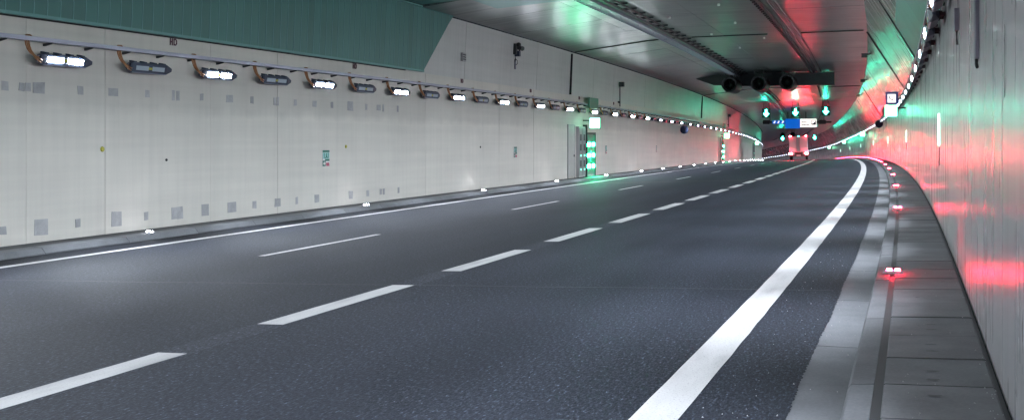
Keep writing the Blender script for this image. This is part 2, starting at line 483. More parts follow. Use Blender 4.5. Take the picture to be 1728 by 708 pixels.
# upper wall, set back a little, beyond the cladding
us = [33.2, 38.5, 42.6, 47.6, 53.3, 58.2, 63.1, 68, 72.9, 77.8, 82.7, 87.6, 97.4, 107.2, 117, 126.8, 136.6]
for a, b in zip(us, us[1:]):
    d = random.uniform(-.006, .006)
    pw(MB().sweep([(WL-.05+d, HW-.03), (WL-.05+d+.10, 6.30), (WL-.4, 6.45), (WL-.4, HW-.03)], a+.005, b-.005, 1.0).build('upper_panel', M['wall_u']), wl)
far = MB().sweep([(WL-.05, HW-.03), (WL+.05, 6.30), (WL-.4, 6.45), (WL-.4, HW-.03)], us[-1], S_MAX, 3).build('upper_run', M['wall_u']); pw(far, wl); far['kind'] = 'stuff'
bk = MB().sweep([(WL-.08, HW-.05), (WL+.02, 6.28), (WL-.4, 6.40), (WL-.4, HW-.05)], S_MIN, 140, 2).build('upper_core', M['dark']); pw(bk, wl)
# repaired patches in two rows
def patch(s, h, w, t):
    mb = MB(); n = 5; o = WL+.007
    pts = [(s-w/2+random.uniform(-.012, .012), h-t/2+random.uniform(-.01, .01)), (s+w/2+random.uniform(-.012, .012), h-t/2+random.uniform(-.01, .01)),
           (s+w/2+random.uniform(-.012, .012), h+t/2+random.uniform(-.01, .01)), (s-w/2+random.uniform(-.012, .012), h+t/2+random.uniform(-.01, .01))]
    mb.quad([P(a, o, b) for a, b in pts], pts)
    q = [P(a, o-.03, b) for a, b in pts]; mb.v += q
    for i in range(4): mb.face((i, (i+1) % 4, 4+(i+1) % 4, 4+i), [(0, 0)]*4)
    pw(mb.build('repair_patch', M['patch']), wl)
for s_, w_, t_ in ((15.8, .17, .16), (16.21, .14, .15), (16.36, .15, .16), (16.64, .30, .20), (17.75, .15, .16), (18.71, .30, .16), (19.81, .15, .15), (20.71, .10, .22), (20.87, .11, .22),
                   (21.77, .13, .15), (22.9, .28, .17), (23.88, .14, .16), (24.95, .10, .20), (25.09, .10, .22), (25.98, .13, .16), (27.02, .22, .16), (28.02, .14, .17), (29.14, .36, .27),
                   (30.2, .14, .17), (31.06, .28, .17), (31.38, .09, .22), (32.47, .12, .20)):
    patch(s_, 2.98, w_, t_)
for s_, w_, t_ in ((15.76, .16, .14), (16.7, .34, .30), (17.68, .13, .15), (18.81, .31, .30), (19.76, .13, .17), (20.79, .30, .27), (20.95, .2, .26), (21.9, .27, .26), (23.0, .34, .25), (23.99, .16, .17),
                   (25.09, .28, .21), (26.06, .12, .19), (27.15, .26, .22), (29.18, .26, .22), (30.3, .16, .17), (31.21, .13, .18), (31.42, .13, .17), (32.52, .12, .18)):
    patch(s_, .43, w_, t_)

# ================================================================ RIGHT WALL
wr = thing('tunnel_wall', P(8, WR, 0), 0, 'satin grey tunnel wall with red reflections beside the walkway, on the right', 'wall')
core = MB().sweep([(WR+.035, -.1), (WR+.5, -.1), (WR+.5, HWR), (WR+.035, HWR)], S_MIN, S_MAX, 2).build('wall_core', M['dark']); pw(core, wr)
rs = [-30, -20, -12.5, -7.5, -2.5, 2.4, 4.9, 7.1, 8.88, 10.55, 13.2, 16.51, 20.5, 26.08, 31, 36, 40.91, 46, 51, 56, 61, 66.12]
while rs[-1] < 180: rs.append(rs[-1]+5)
for a, b in zip(rs, rs[1:]):
    g = random.choice((.003, .004, .006)); d = random.uniform(-.003, .003)
    pw(MB().sweep([(WR+d, .10), (WR+.045, .10), (WR+.045, HWR-.004), (WR+d, HWR-.004)], a+g, b-g, 1.0).build('wall_panel', M['wall_r']), wr)
far = MB().sweep([(WR, .10), (WR+.045, .10), (WR+.045, HWR-.004), (WR, HWR-.004)], rs[-1], S_MAX, 3).build('wall_run', M['wall_r']); pw(far, wr); far['kind'] = 'stuff'
# haunch that leans in from wall to ceiling
HA, HB = (WR+.01, HWR+.002), (-1.2, 6.50)
hs = [-30, -15, 0, 15, 34, 39, 44, 48.6, 53.3, 58.2, 63.1, 68, 72.9, 77.8, 82.7, 87.6, 97.4, 107.2, 117, 126.8, 136.6]
for a, b in zip(hs, hs[1:]):
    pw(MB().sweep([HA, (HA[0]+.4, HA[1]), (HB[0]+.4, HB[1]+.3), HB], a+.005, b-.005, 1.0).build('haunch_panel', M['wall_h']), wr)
far = MB().sweep([HA, (HA[0]+.4, HA[1]), (HB[0]+.4, HB[1]+.3), HB], hs[-1], S_MAX, 3).build('haunch_run', M['wall_h']); pw(far, wr); far['kind'] = 'stuff'
bk = MB().sweep([(HA[0]+.06, HA[1]), (HA[0]+.5, HA[1]), (HB[0]+.5, HB[1]+.32), (HB[0]+.06, HB[1]+.02)], S_MIN, 140, 2).build('haunch_core', M['dark']); pw(bk, wr)
# crack and scuffs beside the walkway
def wall_crack(s, h0, h1, w):
    mb = MB(); n = 14; pv = None
    for i in range(n+1):
        h = h0+(h1-h0)*i/n; c = s+random.uniform(-.012, .012); ww = w*random.uniform(.3, 1.3)
        a = len(mb.v); mb.v += [P(c-ww, WR-.006, h), P(c+ww, WR-.006, h)]
        if pv is not None: mb.face((pv, pv+1, a+1, a), [(0, 0)]*4)
        pv = a
    pw(mb.build('crack', M['seal']), wr)
wall_crack(6.88, 1.80, 2.21, .022); wall_crack(7.47, 2.13, 2.23, .02); wall_crack(20.6, 2.05, 2.35, .05); wall_crack(14.5, 1.75, 1.85, .02); wall_crack(24.5, 1.8, 2.1, .05)

# ================================================================ CEILING
ce = thing('tunnel_ceiling', P(40, -8, 6.6), 0, 'dark glossy concrete tunnel ceiling with cross joints and coloured reflections', 'ceiling')
cut = [-14.86, -11.2, -7.6, -4.4, -1.2]
cs = [33.9, 39.0, 43.7, 48.5, 53.3, 58.2, 63.1, 68, 72.9, 77.8, 82.7, 87.6, 92.5, 97.4, 102.3, 107.2, 112.1, 117, 121.9, 126.8, 131.7, 136.6]
def ceil_poly(a, b, up=.22, g=.006):
    pts = [(a+g, hceil(a+g))]
    for (o, h) in CEIL:
        if a+g < o < b-g: pts.append((o, h))
    pts.append((b-g, hceil(b-g)))
    return pts+[(b-g, 7.1), (a+g, 7.1)]
for i, (a, b) in enumerate(zip(cs, cs[1:])):
    for j, (o0, o1) in enumerate(zip(cut, cut[1:])):
        d = random.uniform(-.006, .006)
        pl = [(o, h+d if h < 7 else h) for o, h in ceil_poly(o0, o1)]
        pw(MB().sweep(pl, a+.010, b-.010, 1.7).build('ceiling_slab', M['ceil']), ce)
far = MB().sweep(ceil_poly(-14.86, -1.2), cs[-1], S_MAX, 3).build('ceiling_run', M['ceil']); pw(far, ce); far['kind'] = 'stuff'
bk = MB().sweep([(-15.4, 6.9), (0, 6.9), (0, 7.3), (-15.4, 7.3)], S_MIN, 140, 2).build('ceiling_core', M['dark']); pw(bk, ce)
# black expansion-joint strips
def joint(s, w=.07):
    for o0, o1 in ((-14.80, -11.15), (-11.15, -9.9), (-9.1, -5.6), (-4.1, -1.35)):
        n = 4; mb = MB(); 
        for i in range(n):
            a = o0+(o1-o0)*i/n; b = o0+(o1-o0)*(i+1)/n
            ha, hb = hceil(a), hceil(b); k0 = len(mb.v)
            mb.v += [P(s-w/2, a, ha-.045), P(s+w/2, a, ha-.045), P(s+w/2, b, hb-.045), P(s-w/2, b, hb-.045), P(s-w/2, a, ha+.03), P(s+w/2, a, ha+.03), P(s+w/2, b, hb+.03), P(s-w/2, b, hb+.03)]
            for q in ((0, 1, 2, 3), (0, 4, 5, 1), (3, 2, 6, 7), (0, 3, 7, 4), (1, 5, 6, 2)): mb.face([k0+x for x in q], [(0, 0)]*4)
        pw(mb.build('joint_strip', M['cable_b']), ce)
    mb = MB().sweep([(WL-.06, 4.24), (WL+.05, 4.24), (WL+.13, 6.22), (WL, 6.22)], s-w/2, s+w/2); pw(mb.build('joint_strip', M['cable_b']), wl)
    mb = MB().sweep([(HA[0]-.07, HA[1]+.05), (HA[0]+.1, HA[1]+.05), (HB[0]+.1, HB[1]-.05), (HB[0]-.05, HB[1]-.05)], s-w/2, s+w/2); pw(mb.build('joint_strip', M['cable_b']), wr)
joint(53.3); joint(102.3)

# ================================================================ GREEN CLADDING near the camera
gc = thing('wall_cladding', P(20, -14.5, 5), 0, 'dark green ribbed sheet cladding on the upper left wall and ceiling', 'cladding')
GA, GB = (WL+.10, 4.27), (WL+.20, 6.34)
GS0, GS1 = 34.3, 36.75
s = GS1-.345*190
while s < GS1-.05:
    e = s+.345
    if e > S_MIN:
        def lo(q): return min(6.30, 4.27+max(0, (q-GS0)/(GS1-GS0))*2.07)
        def oo(h): return GA[0]+(GB[0]-GA[0])*(h-GA[1])/(GB[1]-GA[1])
        mb = MB()
        for d in (0, -.05):
            q = [(s+.003, lo(s)), (e-.003, lo(e)), (e-.003, GB[1]), (s+.003, GB[1])]
            b_ = len(mb.v); mb.v += [P(x, oo(h)+d, h) for x, h in q]
        mb.face((0, 1, 2, 3), [(0, 0)]*4); mb.face((7, 6, 5, 4), [(0, 0)]*4)
        for j in range(4): mb.face((j, 4+j, 4+(j+1) % 4, (j+1) % 4), [(0, 0)]*4)
        b_ = len(mb.v)          # standing seam
        h0 = lo(s+.02)
        for x in (s-.013, s+.013):
            mb.v += [P(x, oo(h0)-.01, h0), P(x, oo(h0)+.005, h0), P(x, oo(GB[1])+.005, GB[1]), P(x, oo(GB[1])-.01, GB[1])]
        for q in ((0, 1, 2, 3), (7, 6, 5, 4), (1, 5, 6, 2), (0, 4, 5, 1)): mb.face([b_+x for x in q], [(0, 0)]*4, 1)
        pw(mb.build('cladding_sheet', [M['green'], M['green_trim']]), gc)
    s = e
pw(MB().sweep([(GA[0]+.03, GA[1]-.035), (GA[0]+.035, GA[1]+.025), (GA[0]-.06, GA[1]+.02), (GA[0]-.06, GA[1]-.03)], S_MIN, GS0, 1).build('trim', M['green_trim']), gc)
pw(MB().sweep([(GB[0]+.01, GB[1]-.03), (GB[0]+.05, GB[1]-.02), (GB[0]+.05, GB[1]+.03), (GB[0]-.05, GB[1]+.03)], S_MIN, GS1, 1).build('trim', M['green_trim']), gc)
CG = [(GB[0]+.02, 6.40), (-11.2, 6.56), (-8, 6.62), (-4.9, 6.54), (-1.1, 6.46)]
for (o0, h0), (o1, h1) in zip(CG, CG[1:]):
    s = GS1-2.2*30
    while s < GS1-.1:
        a = max(s, S_MIN)
        if s+2.2 > S_MIN: pw(MB().sweep([(o0+.004, h0), (o1-.004, h1), (o1-.004, h1+.05), (o0+.004, h0+.05)], a+.005, s+2.195, 1.1).build('soffit_sheet', M['green']), gc)
        s += 2.2
gr = thing('wall_cladding', P(20, 0, 5), 0, 'dark green sheet cladding on the leaning haunch above the right lamps', 'cladding')
GR0, GR1 = (HA[0]-.10, HA[1]+.12), (HB[0]+.10, HB[1]-.10)
s = 34.3-2.2*29
while s < 34.2:
    if s+2.2 > S_MIN: pw(MB().sweep([GR0, (GR0[0]+.05, GR0[1]+.03), (GR1[0]+.05, GR1[1]+.03), GR1], max(s, S_MIN)+.005, s+2.195, 1.1).build('cladding_sheet', M['green']), gr)
    s += 2.2
pw(MB().sweep([(GR0[0]-.02, GR0[1]-.03), (GR0[0]+.08, GR0[1]), (GR1[0]+.06, GR1[1]), (GR1[0]-.04, GR1[1]-.01)], 34.3, 34.36).build('shadow_strip', M['cable_b']), gr)  # black strip standing in for the shadow line at the cladding end

# ================================================================ CABLE TRAYS ON THE WALLS
def wall_tray(side):
    L = side < 0
    sg = 1 if L else -1
    w0 = WL if L else WR
    t = thing('cable_tray', P(16, w0+sg*.1, 3.83), 0, 'grey steel cable rail above the lamps on the left wall' if L else 'grey steel cable rail behind the lamps on the right wall', 'cable tray')
    hh = 3.83 if L else 3.60
    poly = [(w0+sg*.10, hh-.035), (w0+sg*.24, hh-.035), (w0+sg*.24, hh+.04), (w0+sg*.225, hh+.04), (w0+sg*.225, hh-.02), (w0+sg*.115, hh-.02), (w0+sg*.115, hh+.04), (w0+sg*.10, hh+.04)]
    if not L: poly = poly[::-1]
    pw(MB().sweep(poly, S_MIN, S_MAX, 2).build('rail', M['galv']), t)
    mb = MB()
    for (a, b) in ((.14, .012), (.17, .02), (.20, .010)):
        mb.tube([P(s_, w0+sg*a, hh+.005+.012*math.sin(s_*1.7+a*40)) for s_ in [S_MIN+i*1.0 for i in range(150)]], b, 6)
    pw(mb.build('cable_bundle', M['cable_b'], smooth=True), t)
    s_ = -9.0
    while s_ < 100:
        q = [(w0-sg*.0, hh-.037), (w0+sg*.20, hh-.037), (w0+sg*.18, hh-.055), (w0+sg*.03, hh-.085), (w0, hh-.085)]
        if not L: q = q[::-1]
        pw(MB().sweep(q, s_-.02, s_+.02).build('bracket', M['steel_dark']), t); s_ += 1.12
    return t
wall_tray(-1); wall_tray(1)

# ================================================================ WALL LUMINAIRES
lamp_light = bpy.data.lights.new('lamp_light', 'AREA')
lamp_light.shape = 'RECTANGLE'; lamp_light.size = .90; lamp_light.size_y = .10
lamp_light.energy = LAMP_P; lamp_light.spread = R(LAMP_SPREAD); lamp_light.color = (.80, .89, 1.0)
def make_lamp(lit, detail=True):
    t = thing('wall_lamp')
    T = Matrix.Rotation(R(11), 3, 'Y')          # front face looks down across the road
    def tr(p): v = T @ Vector((p[0], p[1]*1.36, p[2]*.88)); return (v.x+.17, v.y, v.z)
    mb = MB()
    # housing: local x = out of the lens, z = across it, y along; section with chamfers
    sect = [(-.055, -.095), (.045, -.125), (.062, -.11), (.062, .11), (.045, .125), (-.055, .095), (-.085, .05), (-.085, -.05)]
    k = len(sect)
    rings = [(-.46, .80), (-.42, 1.0), (.40, 1.0), (.57, .30)]
    b = len(mb.v)
    for (y, sc_) in rings:
        for (a, c) in sect:
            a2 = a*sc_ if sc_ < 1 else a
            mb.v.append(tr((a2 if a > 0 else a*sc_, y, c*sc_)))
    for i in range(len(rings)-1):
        for j in range(k):
            j2 = (j+1) % k
            mb.face((b+i*k+j, b+(i+1)*k+j, b+(i+1)*k+j2, b+i*k+j2), [(0, 0)]*4)
    mb.face(tuple(b+j for j in range(k)), [(0, 0)]*k); mb.face(tuple(b+(len(rings)-1)*k+j for j in reversed(range(k))), [(0, 0)]*k)
    if detail:
        # cooling fins on the back edge
        for y in (-.34, -.10, .14, .36):
            f = MB(); f.box(-.10, .03, y-.03, y+.03, .10, .145); mb_v = [tr(p) for p in f.v]; o_ = len(mb.v); mb.v += mb_v
            for fc in f.f: mb.face([o_+i for i in fc], [(0, 0)]*4)
        mb.build('housing', M['housing'], t)
        for (y0, y1) in ((-.34, -.045), (.045, .34)):
            f = MB(); f.box(.058, .068, y0, y1, -.052, .052); f.v = [tr(p) for p in f.v]
            f.build('lens', M['lamp_on'] if lit else M['glass_off'], t)
        f = MB(); f.prism([(-.04, -.028), (.04, -.028), (.04, .028), (-.04, .028)], .060, .069, axis='x'); f.v = [tr(p) for p in f.v]
        f.build('sticker', M['yellow'], t)
        f = MB(); f.box(.052, .066, -.42, .40, -.122, -.105); f.v = [tr(p) for p in f.v]; f.build('lower_rim', M['galv'], t)
        for y in (-.25, .25): MB().box(-.17, -.04, y-.02, y+.02, -.03, .03, org=(.14, 0, .03)).build('mount', M['steel_dark'], t)
        f = MB()
        for i, (dx, dz, yy) in enumerate(((0, 0, 0), (.022, -.01, .02), (-.02, .012, -.02), (.01, -.03, .03))):
            pts = []
            A = Vector((.13+dx, -.88+yy, .37)); B = Vector((.17+dx, -.92+yy, .20)); C = Vector((.20+dx, -.88+yy, .03+dz)); D = Vector((.20+dx*1.5, -.60, -.01+dz*2.2))
            for u in [q/9 for q in range(10)]:
                pts.append(A*(1-u)**3+B*3*u*(1-u)**2+C*3*u*u*(1-u)+D*u**3)
            pts = [A+Vector((-.04, .12, .03)), A+Vector((-.02, .05, .045))]+pts
            f.tube(pts, .013, 6)
        f.build('cable', M['cable'], t, smooth=True)
        f = MB()
        for dz in (-.05, .0, .05): f.box(-.02, .02, -.655, -.625, dz-.013, dz+.013, org=(.17, 0, 0))
        f.build('cable_gland', M['galv'], t)
    else:
        mb.build('housing', M['housing'], t)
        f = MB()
        for (y0, y1) in ((-.34, -.045), (.045, .34)): f.box(.058, .068, y0, y1, -.052, .052)
        f.v = [tr(p) for p in f.v]
        f.build('lens', M['lamp_far'] if lit else M['glass_off'], t)
    if lit:
        lo = bpy.data.objects.new('light', lamp_light); col.objects.link(lo); lo.parent = t
        n_ = Matrix.Rotation(R(42), 3, 'Y') @ Vector((1, 0, 0)); lo.location = tr((.10, 0, -.06))
        zax = -n_; xax = Vector((0, 1, 0)); yax = zax.cross(xax)
        lo.rotation_euler = Matrix((xax, yax, zax)).transposed().to_euler()
    return t
protos = {(l, d): make_lamp(l, d) for l in (0, 1) for d in (0, 1)}
used = set()
ORD = ['first', 'second', 'third', 'fourth', 'fifth', 'sixth', 'seventh', 'eighth', 'ninth', 'tenth', 'eleventh', 'twelfth']
def put_lamp(s, side, lit, label, group):
    det = 1 if s < 75 else 0
    key = (lit, det)
    if key not in used: t = protos[key]; used.add(key)
    else: t = copy_tree(protos[key])
    if side < 0: place(t, s, WL+.0, 3.50)
    else: place(t, s, WR, 3.36, PI)
    tag(t, label, 'lamp', group)
i0 = 0
n = -18
nl = {0: 0, 1: 0}; nr = {0: 0, 1: 0}
while True:
    s = 17.08+2.526*n
    if s > 460: break
    lit = 1 if n % 2 == 0 else 0
    if not lit and s > 110: n += 1; continue
    word = 'lit' if lit else 'unlit'
    if s < 15.5:
        lab, grp = f'{word} dark blue wall lamp on the left wall behind the viewpoint', f'{word} left lamps outside the picture'
    elif nl[lit] < 9:
        lab, grp = f'{word} dark blue wall lamp on the left wall, {ORD[nl[lit]]} {word} one from the left', 'lamps along the left wall'; nl[lit] += 1
    else:
        lab, grp = f'{word} wall lamp in the distant part of the left lamp row', f'far {word} lamps along the left wall'
    put_lamp(s, -1, lit, lab, grp); n += 1
n = -18
while True:
    s = 20.6+2.526*n
    if s > 600: break
    lit = 1 if n % 2 == 0 else 0
    if not lit and s > 90: n += 1; continue
    word = 'lit' if lit else 'unlit'
    if s < 19:
        lab, grp = f'{word} dark blue wall lamp on the right wall behind the viewpoint', f'{word} right lamps outside the picture'
    elif nr[lit] < 5:
        lab, grp = f'{word} wall lamp high on the right wall, {ORD[nr[lit]]} {word} one from the top', 'lamps along the right wall'; nr[lit] += 1
    else:
        lab, grp = f'{word} wall lamp in the distant curving part of the right lamp row', f'far {word} lamps along the right wall'
    put_lamp(s, 1, lit, lab, grp); n += 1

# ================================================================ KERB MARKER LIGHTS
def make_marker(m):
    t = thing('kerb_light')
    mb = MB(); mb.prism([(-.115, -.05), (.115, -.05), (.085, .05), (-.085, .05)], 0, .028, axis='z', scale1=.8)
    mb.build('housing', M['galv'], t)
    for x in (-.042, .042):
        f = MB(); f.prism([(x-.034, -.030), (x+.034, -.030), (x+.030, .030), (x-.030, .030)], .022, .046, axis='z', scale1=.75, c1=(x, 0)); f.build('lens', m, t)
    return t
mr = make_marker(M['led_red']); mw = make_marker(M['led_white'])
s = 12.87-11.6*2; i = 0; vis = 0
while s < 500:
    t = mr if i == 0 else copy_tree(mr)
    place(t, s, -.17, .128)
    if s < 5: lab, g = 'small red kerb marker light on the walkway edge behind the viewpoint', 'red kerb lights outside the picture'
    elif vis < 6: lab, g = f'glowing red kerb marker light on the walkway edge, {ORD[vis]} from the bottom', 'red kerb lights'; vis += 1
    else: lab, g = 'tiny red kerb marker light far along the curving right kerb', 'far red kerb lights'
    tag(t, lab, 'kerb light', g); s += 11.6 if s < 80 else 7.5; i += 1
s = 19.14-9.9*3; i = 0; vis = 0
while s < 230:
    t = mw if i == 0 else copy_tree(mw)
    place(t, s, -14.47, .118)
    if s < 14: lab, g = 'small white kerb marker light on the left kerb behind the viewpoint', 'white kerb lights outside the picture'
    elif vis < 6: lab, g = f'small white kerb marker light on the left kerb, {ORD[vis]} from the left', 'white kerb lights'; vis += 1
    else: lab, g = 'tiny white kerb marker light far along the left kerb', 'far white kerb lights'
    tag(t, lab, 'kerb light', g); s += 9.9 if s < 65 else 8.0; i += 1

# ================================================================ CEILING TRAYS AND PIPES
def swept_tube(name, o, h, r, s0, s1, mat, parent, step=2.0):
    n = int((s1-s0)/step)
    mb = MB().tube([P(s0+(s1-s0)*i/n, o, h) for i in range(n+1)], r, 7)
    return pw(mb.build(name, mat, smooth=True), parent)
lt = thing('ladder_tray', P(40, -10, 6.5), 0, 'galvanised ladder cable tray under the left half of the ceiling', 'cable tray')
for o in (-10.28, -9.82):
    pw(MB().sweep([(o-.02, 6.46), (o+.02, 6.46), (o+.02, 6.56), (o-.02, 6.56)], 30, 300, 2).build('rail', M['galv']), lt)
s = 32.0; i = 0
while s < 130:
    pw(MB().sweep([(-10.26, 6.475), (-9.84, 6.475), (-9.84, 6.50), (-10.26, 6.50)], s-.035, s+.035).build('rung', M['galv']), lt)
    s += .42 if s < 80 else .9
s = 33
while s < 120:
    pw(MB().sweep([(-10.24, 6.56), (-10.20, 6.56), (-10.20, 6.72), (-10.24, 6.72)], s-.02, s+.02).build('hanger', M['steel_dark']), lt); s += 3.3
p1 = thing('conduit', P(40, -9.5, 6.5), 0, 'pair of black conduits running beside the ladder tray on the ceiling', 'conduit')
swept_tube('pipe', -9.62, 6.60, .045, 30, 330, M['cable_b'], p1); swept_tube('pipe', -9.36, 6.62, .035, 30, 330, M['cable_b'], p1)
s = 33
while s < 130:
    pw(MB().sweep([(-9.72, 6.63), (-9.2, 6.65), (-9.2, 6.71), (-9.72, 6.71)], s-.03, s+.03).build('clip', M['steel_dark']), p1); s += 1.6
rt = thing('cable_duct', P(40, -4.5, 6.5), 0, 'black cable duct with toothed clips under the right half of the ceiling', 'cable duct')
pw(MB().sweep([(-4.77, 6.48), (-4.65, 6.48), (-4.65, 6.56), (-4.77, 6.56)], 30, 330, 2).build('duct', M['cable_b']), rt)
swept_tube('pipe', -4.45, 6.55, .025, 30, 330, M['steel_dark'], rt); swept_tube('pipe', -4.2, 6.56, .035, 30, 330, M['cable_b'], rt)
s = 31.5
while s < 120:
    pw(MB().sweep([(-4.92, 6.47), (-4.80, 6.47), (-4.80, 6.58), (-4.92, 6.58)], s-.06, s+.06).build('clip', M['cable_b']), rt); s += .62 if s < 80 else 1.2
# glints on the soffit, put in as small white fittings
for k_, (s_, o_) in enumerate(((44.5, -8.6), (52.0, -8.0), (60.0, -7.6), (41.0, -6.2), (55.0, -5.9), (47.5, -6.4))):
    t = MB().ring([(.0, 0), (.05, 0), (.05, .05), (.03, .09)], 10, axis='z').build('ceiling_glint', M['sign_white'])
    place(t, s_, o_, hceil(o_)-.085); tag(t, 'small white dot put in as a glint on the dark ceiling between the cable runs', 'sensor', 'ceiling glints')

# ================================================================ JET FANS AND THEIR BEAM
S_F = 80.0
bm = thing('fan_beam', P(S_F+2.2, -7.4, 6.2), 0, 'dark steel beam across the ceiling behind the three jet fans', 'beam')
bm.rotation_euler = (0, 0, -heading(S_F+2.2))
bx = MB(); bx.box(-3.0, 4.1, -.25, .25, -.42, .42); bx.build('web', M['beam'], bm)
bx = MB()
for z in (-.45, .42): bx.box(-3.02, 4.12, -.32, .32, z, z+.035)
bx.build('flange', M['steel_dark'], bm)
bx = MB(); bx.prism([(-3.0, -.40), (-3.0, .40), (-4.3, .40), (-5.6, .12), (-4.3, -.36)], -.22, .22); bx.build('tapered_end', M['fan'], bm)
for x in (-2.4, -.5, 1.5, 3.4):
    MB().box(x-.05, x+.05, -.05, .05, .42, .62).build('hanger', M['steel_dark'], bm)
def make_fan():
    t = thing('jet_fan')
    MB().ring([(.40, -1.75), (.50, -1.82), (.53, -1.75), (.53, 1.75), (.50, 1.82), (.40, 1.75), (.40, -1.75)], 32).build('casing', M['fan'], t, smooth=False)
    MB().ring([(.0, -1.0), (.12, -.98), (.17, -.85), (.17, .3), (.0, .35)], 20).build('hub', M['steel_dark'], t, smooth=True)
    for k in range(9):
        a = 2*PI*k/9; rot = Matrix.Rotation(a, 3, 'Y'); f = MB()
        f.v += [tuple(rot @ Vector(p)) for p in ((.15, -.75, -.05), (.39, -.72, -.09), (.39, -.58, .09), (.15, -.62, .05))]
        f.face((0, 1, 2, 3), [(0, 0)]*4)
        f.v += [tuple(rot @ Vector(p)) for p in ((.15, -.74, -.05), (.39, -.71, -.09), (.39, -.57, .09), (.15, -.61, .05))]
        f.face((7, 6, 5, 4), [(0, 0)]*4)
        f.build('blade', M['steel_dark'], t)
    MB().ring([(.0, 1.3), (.40, 1.3)], 24).build('dark_interior_disc', M['black'], t)  # black disc put in as the shaded inside of the tube
    for y in (-1.2, 1.2):
        for x in (-.3, .3): MB().box(x-.025, x+.025, y-.04, y+.04, .42, .92).build('hanger', M['steel_dark'], t)
    MB().box(-.10, .10, -.6, -.2, .5, .68).build('terminal_box', M['fan'], t)
    return t
fan = make_fan()
for i, o_ in enumerate((-10.16, -8.21, -6.33)):
    t = fan if i == 0 else copy_tree(fan)
    place(t, S_F, o_, 5.78)
    tag(t, ('leftmost', 'middle', 'rightmost')[i]+' of the three big round jet fans hung below the ceiling', 'fan', 'jet fans under the ceiling')
for i, (s_, o_) in enumerate(((255, -10.6), (255, -8.4))):
    t = copy_tree(fan); place(t, s_, o_, 5.7); tag(t, ('left', 'right')[i]+' of the two tiny dark jet fans in the far bend of the tunnel', 'fan', 'far jet fans')

# ================================================================ LANE SIGNALS
def make_signal():
    t = thing('lane_signal')
    MB().box(-.45, .45, 0, .18, -.5, .5).build('case', M['steel_dark'], t)
    f = MB(); f.prism([(-.46, .46), (.46, .46), (.46, .52), (-.46, .52)], -.16, .0); f.build('visor', M['steel_dark'], t)
    f = MB()
    f.prism([(-.09, .38), (.09, .38), (.09, -.02), (.30, -.02), (0, -.40), (-.30, -.02), (-.09, -.02)], -.025, -.004); f.build('arrow', M['arrow'], t)
    f = MB()
    for x in (-.3, .3): f.box(x-.03, x+.03, .05, .12, .5, 1.1)
    f.build('hanger', M['steel_dark'], t)
    return t
sig = make_signal(); i = 0
for row, s_, hh in ((0, 128.0, 5.35), (1, 238.0, 4.6)):
    for j, o_ in enumerate((-10.75, -7.60, -4.38)):
        t = sig if i == 0 else copy_tree(sig); i += 1
        place(t, s_, o_, hh)
        where = ('left', 'middle', 'right')[j]
        tag(t, f'green arrow lane signal over the {where} lane, before the blue sign' if row == 0 else f'small distant green lane signal below the blue sign, {where} one', 'signal', 'lane signals')

# ================================================================ DIRECTION SIGN GANTRY
S_G = 160.0
sg = thing('direction_sign', P(S_G, -8.0, 5.0), -heading(S_G), 'blue and white direction sign hanging across the far tunnel', 'sign')
MB().box(-4.6, 4.6, .10, .25, .05, .30).build('gantry_bar', M['steel_dark'], sg)
for x in (-3.6, -1.2, 1.2, 3.6): MB().box(x-.05, x+.05, .12, .22, .3, 1.6).build('hanger', M['steel_dark'], sg)
MB().box(-1.55, .42, -.06, .06, -.70, .62).build('blue_panel', M['sign_blue'], sg)
MB().box(.44, 2.62, -.06, .06, -.54, .62).build('white_panel', M['sign_lit'], sg)
MB().box(-3.3, -1.60, -.06, .06, -.05, .42).build('strip_panel', M['sign_blue'], sg)
f = MB()
for x in (-3.15, -2.62, -2.05): f.prism([(x, .02), (x+.18, .02), (x+.34, .34), (x+.16, .34)], -.075, -.063)
f.build('strip_print', M['sign_lit'], sg)
f = MB(); f.box(1.92, 2.52, -.075, -.063, -.20, .46); f.build('symbol', M['sign_navy'], sg)
f = MB(); f.prism([(1.98, -.08), (2.2, .0), (2.46, .3), (2.46, .40), (1.98, .40)], -.085, -.077); f.build('symbol_print', M['sign_lit'], sg)
f = MB()
for x, w in ((.66, .16), (.86, .12), (1.02, .14), (1.2, .10)): f.box(x, x+w*.8, -.075, -.063, .10, .26)
for x, w in ((.66, .14), (.83, .12), (.98, .16), (1.17, .12), (1.33, .15), (1.52, .14)): f.box(x, x+w*.8, -.075, -.063, -.28, -.13)
f.build('lettering', M['sign_ink'], sg)
for x in (-4.1, 3.4): MB().box(x-.45, x+.45, -.1, .1, -.1, .45).build('end_box', M['steel_dark'], sg)

